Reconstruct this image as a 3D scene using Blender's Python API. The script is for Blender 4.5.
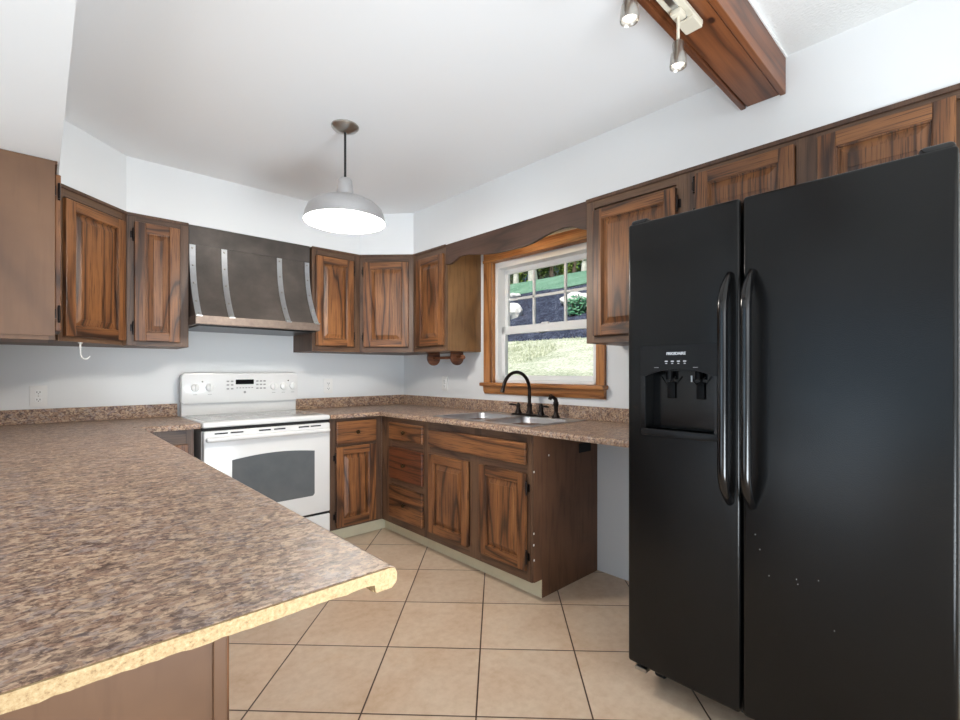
import bpy, bmesh, math, random
from mathutils import Vector, Matrix
random.seed(7)
PI = math.pi
scn = bpy.context.scene
for o in list(bpy.data.objects):
    bpy.data.objects.remove(o)
COL = scn.collection

# ------------------------------------------------------------------ camera
cam_d = bpy.data.cameras.new('camera')
cam_d.sensor_width = 36.0
cam_d.lens = 474.27 / 960 * 36.0
cam_d.shift_y = 11.5 / 960
cam_d.clip_start = 0.02
cam = bpy.data.objects.new('camera', cam_d)
COL.objects.link(cam)
cam.location = (-2.4902, -3.716, 1.2087)
cam.rotation_euler = (PI / 2, 0, -0.7492)
scn.camera = cam

# ------------------------------------------------------------------ exposure, sky, sun, room light
vs = scn.view_settings
vs.view_transform = 'Standard'
vs.look = 'None'
vs.gamma = 1.0
vs.exposure = 0.25
vs.use_curve_mapping = False

world = bpy.data.worlds.new('world')
scn.world = world
world.use_nodes = True
wn = world.node_tree.nodes
bg = wn['Background']
sky = wn.new('ShaderNodeTexSky')
sky.sky_type = 'HOSEK_WILKIE'
sky.sun_direction = (-0.45, -0.45, 0.75)
sky.turbidity = 3.0
world.node_tree.links.new(sky.outputs[0], bg.inputs[0])
bg.inputs[1].default_value = 0.9

def lamp(name, kind, loc, energy, color=(1, 1, 1), rot=None, target=None, **kw):
    l = bpy.data.lights.new(name, kind)
    l.energy = energy
    l.color = color
    for k, v in kw.items():
        setattr(l, k, v)
    o = bpy.data.objects.new(name, l)
    COL.objects.link(o)
    o.location = loc
    if target is not None:
        o.rotation_euler = (Vector(target) - Vector(loc)).to_track_quat('-Z', 'Y').to_euler()
    elif rot is not None:
        o.rotation_euler = rot
    return o

lamp('sun', 'SUN', (0, 0, 20), 5.2, (1.0, 0.98, 0.94), target=(0.62, 0.25, 19.26), angle=0.01)
# daylight through the openings of the room behind and beside the camera
lamp('daylight_rear', 'AREA', (-3.0, -7.9, 1.35), 70, (0.90, 0.95, 1.0), target=(-2.2, 0, 1.25), shape='RECTANGLE', size=5.0, size_y=2.1)
lamp('daylight_side', 'AREA', (-5.9, -3.2, 1.45), 28, (0.58, 0.79, 1.0), target=(0, -3.2, 1.45), shape='RECTANGLE', size=3.6, size_y=1.9)
# added fill lamps without fixtures, standing in for bounced light
lamp('fill_uplight', 'AREA', (-1.75, -4.5, 0.5), 34, (0.82, 0.92, 1.0), target=(-1.75, -1.7, 2.7), shape='DISK', size=1.0, spread=math.radians(120))  # added uplight for the kitchen ceiling, placed to suit the pendant's shadow
lamp('fill_uplight_side', 'AREA', (-4.6, -2.4, 0.3), 42, (0.66, 0.83, 1.0), target=(-3.0, -2.0, 2.44), shape='RECTANGLE', size=2.2, size_y=2.6)  # added cool uplight, brightens the ceiling from the left
lamp('ceiling_fill', 'AREA', (-2.2, -5.0, 2.36), 26, (0.95, 0.97, 1.0), target=(-1.6, -2.6, 0.2), shape='RECTANGLE', size=3.0, size_y=2.4)  # added soft fill under the ceiling, aimed down into the kitchen

# ------------------------------------------------------------------ material helpers
def lin(r, g, b):
    f = lambda c: c / 12.92 if c <= 0.04045 else ((c + 0.055) / 1.055) ** 2.4
    return (f(r / 255), f(g / 255), f(b / 255), 1.0)

class NT:
    def __init__(s, name):
        s.m = bpy.data.materials.new(name)
        s.m.use_nodes = True
        s.t = s.m.node_tree
        s.b = s.t.nodes['Principled BSDF']
    def n(s, typ, **kw):
        nd = s.t.nodes.new(typ)
        for k, v in kw.items():
            if k.startswith('i_'):
                key = k[2:]
                nd.inputs[int(key) if key.isdigit() else key].default_value = v
            else:
                setattr(nd, k, v)
        return nd
    def l(s, a, b):
        s.t.links.new(a, b)
    def coord(s, scale=(1, 1, 1), rot=(0, 0, 0), loc=(0, 0, 0), rand=0.0):
        tc = s.n('ShaderNodeTexCoord')
        mp = s.n('ShaderNodeMapping')
        mp.inputs['Scale'].default_value = scale
        mp.inputs['Rotation'].default_value = rot
        mp.inputs['Location'].default_value = loc
        if rand:
            oi = s.n('ShaderNodeObjectInfo')
            mul = s.n('ShaderNodeMath', operation='MULTIPLY', i_1=rand)
            s.l(oi.outputs['Random'], mul.inputs[0])
            add = s.n('ShaderNodeVectorMath', operation='ADD')
            s.l(tc.outputs['Object'], add.inputs[0])
            s.l(mul.outputs[0], add.inputs[1])
            s.l(add.outputs[0], mp.inputs[0])
        else:
            s.l(tc.outputs['Object'], mp.inputs[0])
        return mp.outputs[0]
    def noise(s, vec, scale, detail=4, rough=0.6, dist=0.0):
        nd = s.n('ShaderNodeTexNoise')
        nd.inputs['Scale'].default_value = scale
        nd.inputs['Detail'].default_value = detail
        nd.inputs['Roughness'].default_value = rough
        nd.inputs['Distortion'].default_value = dist
        s.l(vec, nd.inputs['Vector'])
        return nd.outputs['Fac']
    def ramp(s, fac, stops, interp='LINEAR'):
        nd = s.n('ShaderNodeValToRGB')
        cr = nd.color_ramp
        cr.interpolation = interp
        while len(cr.elements) < len(stops):
            cr.elements.new(0.5)
        for e, (p, c) in zip(cr.elements, stops):
            e.position = p
            e.color = c
        s.l(fac, nd.inputs[0])
        return nd.outputs[0]
    def mix(s, fac, a, b, mode='MIX'):
        nd = s.n('ShaderNodeMix', data_type='RGBA', blend_type=mode)
        for v, i in ((fac, 0), (a, 6), (b, 7)):
            if isinstance(v, (int, float)):
                nd.inputs[i].default_value = v
            elif isinstance(v, tuple):
                nd.inputs[i].default_value = v
            else:
                s.l(v, nd.inputs[i])
        return nd.outputs[2]
    def bump(s, h, strength=0.2, dist=0.01):
        nd = s.n('ShaderNodeBump')
        nd.inputs['Strength'].default_value = strength
        nd.inputs['Distance'].default_value = dist
        s.l(h, nd.inputs['Height'])
        s.l(nd.outputs[0], s.b.inputs['Normal'])
    def base(s, v):
        if isinstance(v, tuple):
            s.b.inputs['Base Color'].default_value = v
        else:
            s.l(v, s.b.inputs['Base Color'])
    def rough(s, v):
        s.b.inputs['Roughness'].default_value = v
    def set(s, **kw):
        for k, v in kw.items():
            s.b.inputs[k.replace('_', ' ')].default_value = v
        return s.m

def plain(name, col, rough=0.5, metal=0.0, spec=0.5, var=0.04, vscale=8):
    t = NT(name)
    n = t.noise(t.coord(), vscale, 3)
    a = tuple(c * (1 - var) for c in col[:3]) + (1,)
    b = tuple(min(1, c * (1 + var)) for c in col[:3]) + (1,)
    t.base(t.ramp(n, [(0.3, a), (0.7, b)]))
    t.rough(rough)
    t.b.inputs['Metallic'].default_value = metal
    t.b.inputs['Specular IOR Level'].default_value = spec
    return t.m

def oak(name, axis, dark, mid, light, rough=0.42, bump=0.15, gs=1.0, pore=0.85):
    """flat sawn oak: rings stretched along one local axis plus dark open pores"""
    t = NT(name)
    st = {'z': (1.0, 0.12, 0.1), 'x': (0.1, 0.12, 1.0), 'y': (0.12, 0.1, 1.0)}[axis]
    v = t.coord(scale=st, rand=37.0)
    fig = t.noise(v, 6.0 * gs, 2, 0.4, 0.15)
    mul = t.n('ShaderNodeMath', operation='MULTIPLY', i_1=15.0)
    t.l(fig, mul.inputs[0])
    fr = t.n('ShaderNodeMath', operation='PINGPONG', i_1=1.0)
    t.l(mul.outputs[0], fr.inputs[0])
    st2 = {'z': (1.0, 0.3, 0.03), 'x': (0.03, 0.3, 1.0), 'y': (0.3, 0.03, 1.0)}[axis]
    v2 = t.coord(scale=st2, rand=11.0)
    pores = t.noise(v2, 170 * gs, 3, 0.6)
    blot = t.noise(t.coord(rand=23.0), 3.2, 3, 0.55)
    col = t.ramp(fr.outputs[0], [(0.0, dark), (0.05, dark), (0.22, mid), (0.8, light), (1.0, light)])
    pm = t.ramp(pores, [(0.36, (0.26, 0.22, 0.2, 1)), (0.5, (1, 1, 1, 1))])
    col = t.mix(pore, col, pm, 'MULTIPLY')
    bm = t.ramp(blot, [(0.28, (0.74, 0.7, 0.68, 1)), (0.62, (1.08, 1.06, 1.04, 1))])
    col = t.mix(0.8, col, bm, 'MULTIPLY')
    oi = t.n('ShaderNodeObjectInfo')
    tint = t.ramp(oi.outputs['Random'], [(0.0, (0.86, 0.84, 0.84, 1)), (1.0, (1.12, 1.1, 1.06, 1))])
    col = t.mix(1.0, col, tint, 'MULTIPLY')
    t.base(col)
    t.rough(rough)
    t.bump(pores, bump, 0.002)
    return t.m

OAKD, OAKM, OAKL = lin(66, 41, 24), lin(112, 72, 42), lin(138, 92, 54)
M = {}
M['oak_v'] = oak('stained_oak_vertical', 'z', OAKD, OAKM, OAKL)
M['oak_h'] = oak('stained_oak_horizontal', 'x', OAKD, OAKM, OAKL)
FD, FM, FL = lin(74, 53, 40), lin(92, 68, 51), lin(102, 77, 58)
M['frame_v'] = oak('dark_frame_vertical', 'z', FD, FM, FL, 0.45, 0.08, 1.0, 0.5)
M['frame_h'] = oak('dark_frame_horizontal', 'x', FD, FM, FL, 0.45, 0.08, 1.0, 0.5)
M['side'] = oak('brown_side_panel', 'z', lin(100, 73, 53), lin(108, 79, 57), lin(114, 84, 61), 0.45, 0.03, 0.5, 0.12)
M['side_dark'] = oak('dark_side_panel', 'z', lin(78, 54, 38), lin(86, 60, 43), lin(94, 67, 48), 0.5, 0.05, 0.8, 0.35)
M['side_end'] = oak('brown_end_panel', 'z', lin(104, 72, 50), lin(113, 79, 56), lin(122, 86, 62), 0.5, 0.05, 0.8, 0.35)
M['oak_red'] = oak('reddish_oak', 'x', lin(54, 27, 15), lin(90, 49, 27), lin(104, 58, 32))
M['side_olive'] = oak('varnished_side_panel', 'z', lin(104, 76, 46), lin(120, 88, 54), lin(132, 98, 62), 0.4, 0.05, 0.8, 0.35)
M['golden'] = oak('golden_oak_trim', 'z', lin(132, 84, 44), lin(162, 108, 60), lin(178, 124, 74), 0.35, 0.06, 0.8, 0.5)
M['golden_h'] = oak('golden_oak_trim_level', 'x', lin(132, 84, 44), lin(162, 108, 60), lin(178, 124, 74), 0.35, 0.06, 0.8, 0.5)
M['valance'] = oak('dark_valance_board', 'y', lin(62, 44, 35), lin(74, 53, 42), lin(84, 61, 49), 0.5, 0.04, 0.8, 0.3)
M['disc'] = oak('turned_wood', 'x', lin(84, 48, 30), lin(112, 68, 44), lin(128, 80, 52), 0.45, 0.05)

def beam_mat():
    t = NT('red_brown_beam_wood')
    v = t.coord(scale=(0.05, 1, 1))
    fig = t.noise(v, 9, 3, 0.55, 0.4)
    mul = t.n('ShaderNodeMath', operation='MULTIPLY', i_1=8.0)
    t.l(fig, mul.inputs[0])
    pp = t.n('ShaderNodeMath', operation='PINGPONG', i_1=1.0)
    t.l(mul.outputs[0], pp.inputs[0])
    col = t.ramp(pp.outputs[0], [(0, lin(82, 46, 26)), (0.4, lin(116, 67, 38)), (1, lin(132, 79, 46))])
    fine = t.noise(t.coord(scale=(0.03, 1, 1)), 120, 2)
    col = t.mix(0.5, col, t.ramp(fine, [(0.35, (0.6, 0.56, 0.54, 1)), (0.6, (1, 1, 1, 1))]), 'MULTIPLY')
    # one dark knot
    tc = t.n('ShaderNodeTexCoord')
    sb = t.n('ShaderNodeVectorMath', operation='SUBTRACT')
    sb.inputs[1].default_value = (0.0, 0.0, 0.0)
    t.knot = sb
    t.l(tc.outputs['Object'], sb.inputs[0])
    sc = t.n('ShaderNodeVectorMath', operation='MULTIPLY')
    sc.inputs[1].default_value = (1.0, 1.6, 0.0)
    t.l(sb.outputs[0], sc.inputs[0])
    ln = t.n('ShaderNodeVectorMath', operation='LENGTH')
    t.l(sc.outputs[0], ln.inputs[0])
    k = t.ramp(ln.outputs['Value'], [(0.012, (1, 1, 1, 1)), (0.021, (0, 0, 0, 1))])
    col = t.mix(k, col, lin(52, 26, 16))
    t.base(col)
    t.rough(0.4)
    return t.m, sb
M['beam'], BEAM_KNOT = beam_mat()

def granite():
    t = NT('mottled_brown_laminate')
    v = t.coord(scale=(0.72, 1.0, 1.0), rot=(0, 0, 0.5))
    big = t.noise(v, 9, 5, 0.65, 0.6)
    mid = t.noise(v, 42, 5, 0.72, 0.8)
    fine = t.noise(v, 120, 3, 0.65, 0.3)
    vo = t.n('ShaderNodeTexVoronoi', feature='F1')
    vo.inputs['Scale'].default_value = 80
    wv = t.n('ShaderNodeVectorMath', operation='ADD')
    nz = t.n('ShaderNodeTexNoise')
    nz.inputs['Scale'].default_value = 26
    nz.inputs['Detail'].default_value = 4
    t.l(v, nz.inputs['Vector'])
    sc = t.n('ShaderNodeVectorMath', operation='SCALE')
    sc.inputs['Scale'].default_value = 0.09
    t.l(nz.outputs['Color'], sc.inputs[0])
    t.l(v, wv.inputs[0])
    t.l(sc.outputs[0], wv.inputs[1])
    t.l(wv.outputs[0], vo.inputs['Vector'])
    c = t.ramp(mid, [(0.30, lin(72, 56, 56)), (0.41, lin(128, 102, 92)), (0.50, lin(204, 177, 150)), (0.58, lin(158, 126, 110)), (0.70, lin(218, 198, 174))])
    c2 = t.ramp(big, [(0.3, lin(112, 86, 80)), (0.48, lin(176, 146, 120)), (0.62, lin(150, 136, 134)), (0.75, lin(136, 100, 78))])
    c = t.mix(0.35, c, c2)
    sep = t.n('ShaderNodeSeparateColor')
    t.l(vo.outputs['Color'], sep.inputs[0])
    fl = t.ramp(sep.outputs[0], [(0.0, lin(56, 42, 44)), (0.2, lin(56, 42, 44)), (0.22, lin(212, 186, 156)), (0.52, lin(212, 186, 156)), (0.54, lin(138, 102, 80)), (0.8, lin(138, 102, 80)), (0.82, lin(150, 146, 148))], 'CONSTANT')
    c = t.mix(0.36, c, fl)
    dk = t.ramp(fine, [(0.38, (0.26, 0.2, 0.21, 1)), (0.5, (1, 1, 1, 1))])
    dk2 = t.ramp(t.noise(v, 55, 4, 0.7, 1.2), [(0.36, (0.34, 0.26, 0.26, 1)), (0.46, (1, 1, 1, 1))])
    c = t.mix(0.75, c, dk, 'MULTIPLY')
    c = t.mix(0.8, c, dk2, 'MULTIPLY')
    t.base(c)
    t.rough(0.4)
    t.b.inputs['Specular IOR Level'].default_value = 0.28
    t.bump(fine, 0.06, 0.002)
    return t.m
M['granite'] = granite()

def particle():
    t = NT('raw_particle_board')
    v = t.coord()
    a = t.noise(v, 170, 4, 0.7)
    c = t.ramp(a, [(0.3, lin(116, 90, 60)), (0.42, lin(158, 131, 94)), (0.6, lin(176, 152, 114)), (0.75, lin(196, 175, 140))])
    t.base(c)
    t.rough(0.9)
    t.bump(a, 0.25, 0.002)
    return t.m
M['particle'] = particle()

def tiles():
    t = NT('beige_floor_tile')
    T = 0.407
    v = t.coord(rot=(0, 0, PI / 4), loc=(-0.793 + 10 * T, 1.915 + 10 * T, 0))
    br = t.n('ShaderNodeTexBrick', offset=0.0, squash=1.0)
    br.inputs['Scale'].default_value = 1.0
    br.inputs['Brick Width'].default_value = T
    br.inputs['Row Height'].default_value = T
    br.inputs['Mortar Size'].default_value = 0.0035
    br.inputs['Mortar Smooth'].default_value = 0.3
    br.inputs['Bias'].default_value = 0.0
    br.inputs['Color1'].default_value = (0.9, 0.9, 0.9, 1)
    br.inputs['Color2'].default_value = (1.06, 1.05, 1.03, 1)
    br.inputs['Mortar'].default_value = (1, 1, 1, 1)
    t.l(v, br.inputs['Vector'])
    w = t.coord()
    a = t.noise(w, 3.4, 5, 0.62, 0.4)
    b = t.noise(w, 26, 4, 0.65)
    c = t.ramp(a, [(0.28, lin(196, 164, 132)), (0.45, lin(208, 181, 154)), (0.6, lin(216, 194, 170)), (0.75, lin(212, 180, 146))])
    c = t.mix(0.35, c, t.ramp(b, [(0.3, lin(192, 164, 136)), (0.6, lin(222, 202, 180))]))
    c = t.mix(0.7, c, br.outputs['Color'], 'MULTIPLY')
    c = t.mix(br.outputs['Fac'], c, lin(74, 50, 36))
    t.base(c)
    t.rough(0.38)
    inv = t.n('ShaderNodeMath', operation='SUBTRACT', i_0=1.0)
    t.l(br.outputs['Fac'], inv.inputs[1])
    t.bump(inv.outputs[0], 0.5, 0.003)
    return t.m
M['tile'] = tiles()

def paint(name, col, bump=0.03, scale=180):
    t = NT(name)
    n = t.noise(t.coord(), scale, 2)
    m = t.noise(t.coord(), 1.3, 2)
    t.base(t.ramp(m, [(0.3, tuple(c * 0.985 for c in col[:3]) + (1,)), (0.7, col)]))
    t.rough(0.6)
    t.bump(n, bump, 0.003)
    return t.m
M['wall'] = paint('light_grey_wall_paint', lin(226, 228, 229))
M['soffit'] = paint('white_soffit_paint', lin(230, 231, 231))
M['ceiling'] = paint('white_ceiling_paint', lin(232, 232, 232))
M['stipple'] = paint('stippled_ceiling_paint', lin(232, 232, 230), 1.0, 90)
M['white_enamel'] = plain('white_enamel', lin(226, 226, 225), 0.16, var=0.01)
M['white_plastic'] = plain('white_plastic', lin(230, 230, 228), 0.35, var=0.01)
M['off_white'] = plain('cream_metal', lin(206, 198, 180), 0.35, var=0.02)
M['vinyl'] = plain('white_vinyl', lin(232, 233, 232), 0.35, var=0.01)
M['cove'] = plain('pale_green_vinyl_base', lin(212, 205, 178), 0.45, var=0.05)
M['black_gap'] = plain('black_rubber', lin(16, 15, 15), 0.7)
M['black_plastic'] = plain('black_plastic', lin(22, 22, 23), 0.3, var=0.02)
M['black_panel'] = plain('black_panel_plastic', lin(14, 14, 15), 0.4, spec=0.25, var=0.02)
M['black_hole'] = plain('black_matt_plastic', lin(7, 7, 8), 0.5, spec=0.15, var=0.02)
M['black_gloss'] = plain('black_gloss_plastic', lin(9, 9, 10), 0.16, var=0.02)
M['bronze'] = plain('oil_rubbed_bronze', lin(38, 31, 29), 0.3, metal=0.7, var=0.08, vscale=40)
M['knob'] = plain('dark_brass_knob', lin(70, 54, 36), 0.3, metal=0.9, var=0.1, vscale=60)
M['nickel'] = plain('brushed_nickel', lin(176, 172, 166), 0.28, metal=1.0, var=0.03, vscale=60)
M['galv'] = plain('brushed_aluminium', lin(212, 212, 213), 0.45, metal=1.0, var=0.03, vscale=30)
M['strap'] = plain('bright_steel_strap', lin(196, 198, 200), 0.3, metal=1.0, var=0.06, vscale=30)
M['steel'] = plain('stainless_steel', lin(214, 216, 219), 0.34, metal=1.0, var=0.03, vscale=20)
M['grey_mark'] = plain('grey_print', lin(150, 150, 150), 0.4)
M['pale_mark'] = plain('pale_print', lin(190, 192, 196), 0.4)
M['display'] = plain('dark_display_glass', lin(24, 24, 26), 0.1)
M['glass_top'] = plain('pale_grey_ceramic_glass', lin(196, 198, 197), 0.07, var=0.02)
M['ring'] = plain('grey_burner_print', lin(150, 152, 152), 0.1)
M['oven_glass'] = plain('smoked_oven_glass', lin(96, 100, 103), 0.06, var=0.06, vscale=14)
M['bark_pale'] = plain('pale_bark', lin(196, 194, 184), 0.9, var=0.25, vscale=6)
M['bark'] = plain('brown_bark', lin(92, 78, 66), 0.9, var=0.3, vscale=6)
M['rock'] = plain('white_stone', lin(226, 226, 222), 0.9, var=0.1, vscale=5)

def hood_mat():
    t = NT('dark_hammered_metal')
    v = t.coord()
    a = t.noise(v, 6, 4, 0.6)
    b = t.noise(v, 60, 3)
    t.base(t.ramp(a, [(0.3, lin(68, 62, 58)), (0.55, lin(83, 76, 71)), (0.75, lin(98, 89, 83))]))
    t.b.inputs['Metallic'].default_value = 0.3
    t.rough(0.4)
    t.bump(b, 0.08, 0.003)
    return t.m
M['hood'] = hood_mat()
M['hood_band'] = plain('brown_metal_band', lin(122, 108, 98), 0.38, metal=0.4, var=0.14, vscale=40)

def fridge_mat():
    t = NT('black_pebbled_steel')
    v = t.coord()
    a = t.noise(v, 260, 2, 0.5)
    t.base(t.ramp(t.noise(v, 2.0, 3), [(0.3, lin(11, 11, 11)), (0.7, lin(15, 15, 15))]))
    t.rough(0.26)
    t.b.inputs['Specular IOR Level'].default_value = 0.28
    t.bump(a, 0.12, 0.002)
    return t.m
M['fridge'] = fridge_mat()

def emis(name, col, s):
    m = bpy.data.materials.new(name)
    m.use_nodes = True
    b = m.node_tree.nodes['Principled BSDF']
    b.inputs['Base Color'].default_value = col
    b.inputs['Emission Color'].default_value = col
    b.inputs['Emission Strength'].default_value = s
    return m
M['bulb'] = emis('lit_bulb', (1.0, 0.93, 0.82, 1), 14)
M['warm_tube'] = emis('lit_warm_tube', (1.0, 0.72, 0.38, 1), 7)
M['spot_glass'] = emis('lit_spot_lens', (1.0, 0.96, 0.9, 1), 1.2)

def glass(name):
    m = bpy.data.materials.new(name)
    m.use_nodes = True
    nt = m.node_tree
    nt.nodes.remove(nt.nodes['Principled BSDF'])
    tr = nt.nodes.new('ShaderNodeBsdfTransparent')
    gl = nt.nodes.new('ShaderNodeBsdfGlossy')
    gl.inputs['Roughness'].default_value = 0.02
    mx = nt.nodes.new('ShaderNodeMixShader')
    fr = nt.nodes.new('ShaderNodeFresnel')
    geo = nt.nodes.new('ShaderNodeNewGeometry')
    ma = nt.nodes.new('ShaderNodeMath')
    ma.operation = 'MULTIPLY_ADD'
    ma.inputs[1].default_value = 1 / 1.35 - 1.35
    ma.inputs[2].default_value = 1.35
    nt.links.new(geo.outputs['Backfacing'], ma.inputs[0])
    nt.links.new(ma.outputs[0], fr.inputs['IOR'])
    nt.links.new(fr.outputs[0], mx.inputs[0])
    nt.links.new(tr.outputs[0], mx.inputs[1])
    nt.links.new(gl.outputs[0], mx.inputs[2])
    nt.links.new(mx.outputs[0], nt.nodes['Material Output'].inputs[0])
    return m
M['pane'] = glass('window_glass')

def ground(name, cols, s1, s2):
    t = NT(name)
    v = t.coord()
    a = t.noise(v, s1, 5, 0.7)
    b = t.noise(v, s2, 4, 0.7)
    c = t.mix(0.6, t.ramp(a, cols), t.ramp(b, cols))
    t.base(c)
    t.rough(0.95)
    t.b.inputs['Specular IOR Level'].default_value = 0.1
    t.bump(b, 0.4, 0.02)
    return t.m
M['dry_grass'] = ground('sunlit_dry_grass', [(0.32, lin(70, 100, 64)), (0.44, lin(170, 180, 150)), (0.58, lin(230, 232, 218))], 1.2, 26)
M['lawn'] = ground('green_lawn', [(0.3, lin(70, 112, 88)), (0.5, lin(106, 148, 124)), (0.7, lin(150, 182, 160))], 1.0, 12)
M['mulch'] = ground('dark_mulch', [(0.3, lin(30, 34, 44)), (0.5, lin(50, 56, 74)), (0.66, lin(108, 116, 136))], 4, 22)
M['blade'] = ground('dry_grass_blade', [(0.36, lin(66, 92, 56)), (0.47, lin(190, 196, 164)), (0.6, lin(232, 234, 218))], 9, 30)
M['leaf_dark'] = ground('dark_leaves', [(0.3, lin(24, 36, 20)), (0.5, lin(66, 90, 42)), (0.7, lin(176, 190, 104))], 1.2, 4)
M['leaf_light'] = ground('light_leaves', [(0.3, lin(60, 92, 40)), (0.5, lin(110, 140, 62)), (0.7, lin(196, 206, 118))], 1.2, 4)
M['leaf_teal'] = ground('blue_green_leaves', [(0.3, lin(60, 110, 84)), (0.5, lin(90, 150, 116)), (0.7, lin(170, 206, 170))], 2, 8)

# ------------------------------------------------------------------ geometry helpers
class MB:
    def __init__(s):
        s.bm = bmesh.new()
    def add(s, t, mi=0):
        for f in t.faces:
            f.material_index = mi
        me = bpy.data.meshes.new('tmp')
        t.to_mesh(me)
        t.free()
        s.bm.from_mesh(me)
        bpy.data.meshes.remove(me)
        return s
    def box(s, x0, x1, y0, y1, z0, z1, bev=0.0, mi=0, seg=2, mat=None):
        t = bmesh.new()
        bmesh.ops.create_cube(t, size=1)
        sx, sy, sz = abs(x1 - x0), abs(y1 - y0), abs(z1 - z0)
        bmesh.ops.scale(t, vec=(sx, sy, sz), verts=t.verts)
        bmesh.ops.translate(t, vec=((x0 + x1) / 2, (y0 + y1) / 2, (z0 + z1) / 2), verts=t.verts)
        if bev:
            bmesh.ops.bevel(t, geom=t.edges[:], offset=min(bev, 0.49 * min(sx, sy, sz)), segments=seg, affect='EDGES', profile=0.5)
        if mat is not None:
            bmesh.ops.transform(t, matrix=mat, verts=t.verts)
        return s.add(t, mi)
    def prism(s, pts, axis, a, b, mi=0, mat=None, bev=0.0):
        """polygon in the plane across `axis`, extruded from a to b; pts in cyclic order of the other two axes"""
        t = bmesh.new()
        def P(u, v, w):
            return {'x': (w, u, v), 'y': (u, w, v), 'z': (u, v, w)}[axis]
        va = [t.verts.new(P(u, v, a)) for u, v in pts]
        vb = [t.verts.new(P(u, v, b)) for u, v in pts]
        n = len(pts)
        t.faces.new(va)
        t.faces.new(vb[::-1])
        for i in range(n):
            t.faces.new((va[i], vb[i], vb[(i + 1) % n], va[(i + 1) % n]))
        bmesh.ops.recalc_face_normals(t, faces=t.faces)
        if bev:
            bmesh.ops.bevel(t, geom=t.edges[:], offset=bev, segments=2, affect='EDGES', profile=0.5)
        if mat is not None:
            bmesh.ops.transform(t, matrix=mat, verts=t.verts)
        return s.add(t, mi)
    def cyl(s, p, q, r, r2=None, n=24, mi=0, cap=True):
        p, q = Vector(p), Vector(q)
        t = bmesh.new()
        bmesh.ops.create_cone(t, cap_ends=cap, segments=n, radius1=r, radius2=r if r2 is None else r2, depth=(q - p).length)
        m = Matrix.Translation((p + q) / 2) @ (q - p).to_track_quat('Z', 'Y').to_matrix().to_4x4()
        bmesh.ops.transform(t, matrix=m, verts=t.verts)
        return s.add(t, mi)
    def sph(s, c, r, sc=(1, 1, 1), n=16, mi=0, mat=None):
        t = bmesh.new()
        bmesh.ops.create_uvsphere(t, u_segments=n, v_segments=max(6, n // 2), radius=r)
        bmesh.ops.scale(t, vec=sc, verts=t.verts)
        if mat is not None:
            bmesh.ops.transform(t, matrix=mat, verts=t.verts)
        bmesh.ops.translate(t, vec=c, verts=t.verts)
        return s.add(t, mi)
    def lathe(s, prof, c=(0, 0, 0), n=40, mi=0, axis='z'):
        t = bmesh.new()
        rings = []
        for r, z in prof:
            ring = []
            for k in range(n):
                a = 2 * PI * k / n
                u, v = r * math.cos(a), r * math.sin(a)
                p = {'z': (u, v, z), 'x': (z, u, v), 'y': (v, z, u)}[axis]
                ring.append(t.verts.new((c[0] + p[0], c[1] + p[1], c[2] + p[2])))
            rings.append(ring)
        for i in range(len(rings) - 1):
            for k in range(n):
                t.faces.new((rings[i][k], rings[i][(k + 1) % n], rings[i + 1][(k + 1) % n], rings[i + 1][k]))
        bmesh.ops.remove_doubles(t, verts=t.verts, dist=1e-6)
        bmesh.ops.recalc_face_normals(t, faces=t.faces)
        return s.add(t, mi)
    def tube(s, pts, r, n=14, mi=0, sx=1.0):
        """tube along points; r number or list; sx widens the section sideways"""
        t = bmesh.new()
        pts = [Vector(p) for p in pts]
        rs = r if isinstance(r, (list, tuple)) else [r] * len(pts)
        rings = []
        prev = None
        for i, p in enumerate(pts):
            d = (pts[min(i + 1, len(pts) - 1)] - pts[max(i - 1, 0)]).normalized()
            if prev is None:
                u = d.orthogonal().normalized()
                if abs(d.z) > 0.2 and abs(d.y) < 0.9:
                    u = (Vector((0, 1, 0)) - d * d.y).normalized()
            else:
                u = (prev - d * prev.dot(d)).normalized()
            prev = u
            w = d.cross(u)
            rings.append([t.verts.new(p + (u * math.cos(2 * PI * k / n) * sx + w * math.sin(2 * PI * k / n)) * rs[i]) for k in range(n)])
        for i in range(len(rings) - 1):
            for k in range(n):
                t.faces.new((rings[i][k], rings[i][(k + 1) % n], rings[i + 1][(k + 1) % n], rings[i + 1][k]))
        t.faces.new(rings[0][::-1])
        t.faces.new(rings[-1])
        bmesh.ops.recalc_face_normals(t, faces=t.faces)
        return s.add(t, mi)
    def door(s, x0, x1, z0, z1, y0=-0.02, w=0.055, thick=0.02):
        """raised panel door, front at y0; full height stiles, rails between them; material 0 upright grain, 1 level grain"""
        s.box(x0, x0 + w, y0, y0 + thick, z0, z1, 0.0035).box(x1 - w, x1, y0, y0 + thick, z0, z1, 0.0035)
        s.box(x0 + w - 0.001, x1 - w + 0.001, y0 + 0.0003, y0 + thick, z0, z0 + w, 0.0035, mi=1)
        s.box(x0 + w - 0.001, x1 - w + 0.001, y0 + 0.0003, y0 + thick, z1 - w, z1, 0.0035, mi=1)
        t = bmesh.new()
        rings = []
        for ins, d in [(w - 0.006, 0.004), (w + 0.004, 0.008), (w + 0.005, 0.0145), (w + 0.009, 0.0145), (w + 0.036, 0.005), (w + 0.0365, 0.003)]:
            rings.append([t.verts.new(p) for p in ((x0 + ins, y0 + d, z0 + ins), (x1 - ins, y0 + d, z0 + ins), (x1 - ins, y0 + d, z1 - ins), (x0 + ins, y0 + d, z1 - ins))])
        for i in range(len(rings) - 1):
            for k in range(4):
                t.faces.new((rings[i][k], rings[i][(k + 1) % 4], rings[i + 1][(k + 1) % 4], rings[i + 1][k]))
        t.faces.new(rings[-1])
        bmesh.ops.recalc_face_normals(t, faces=t.faces)
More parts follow.
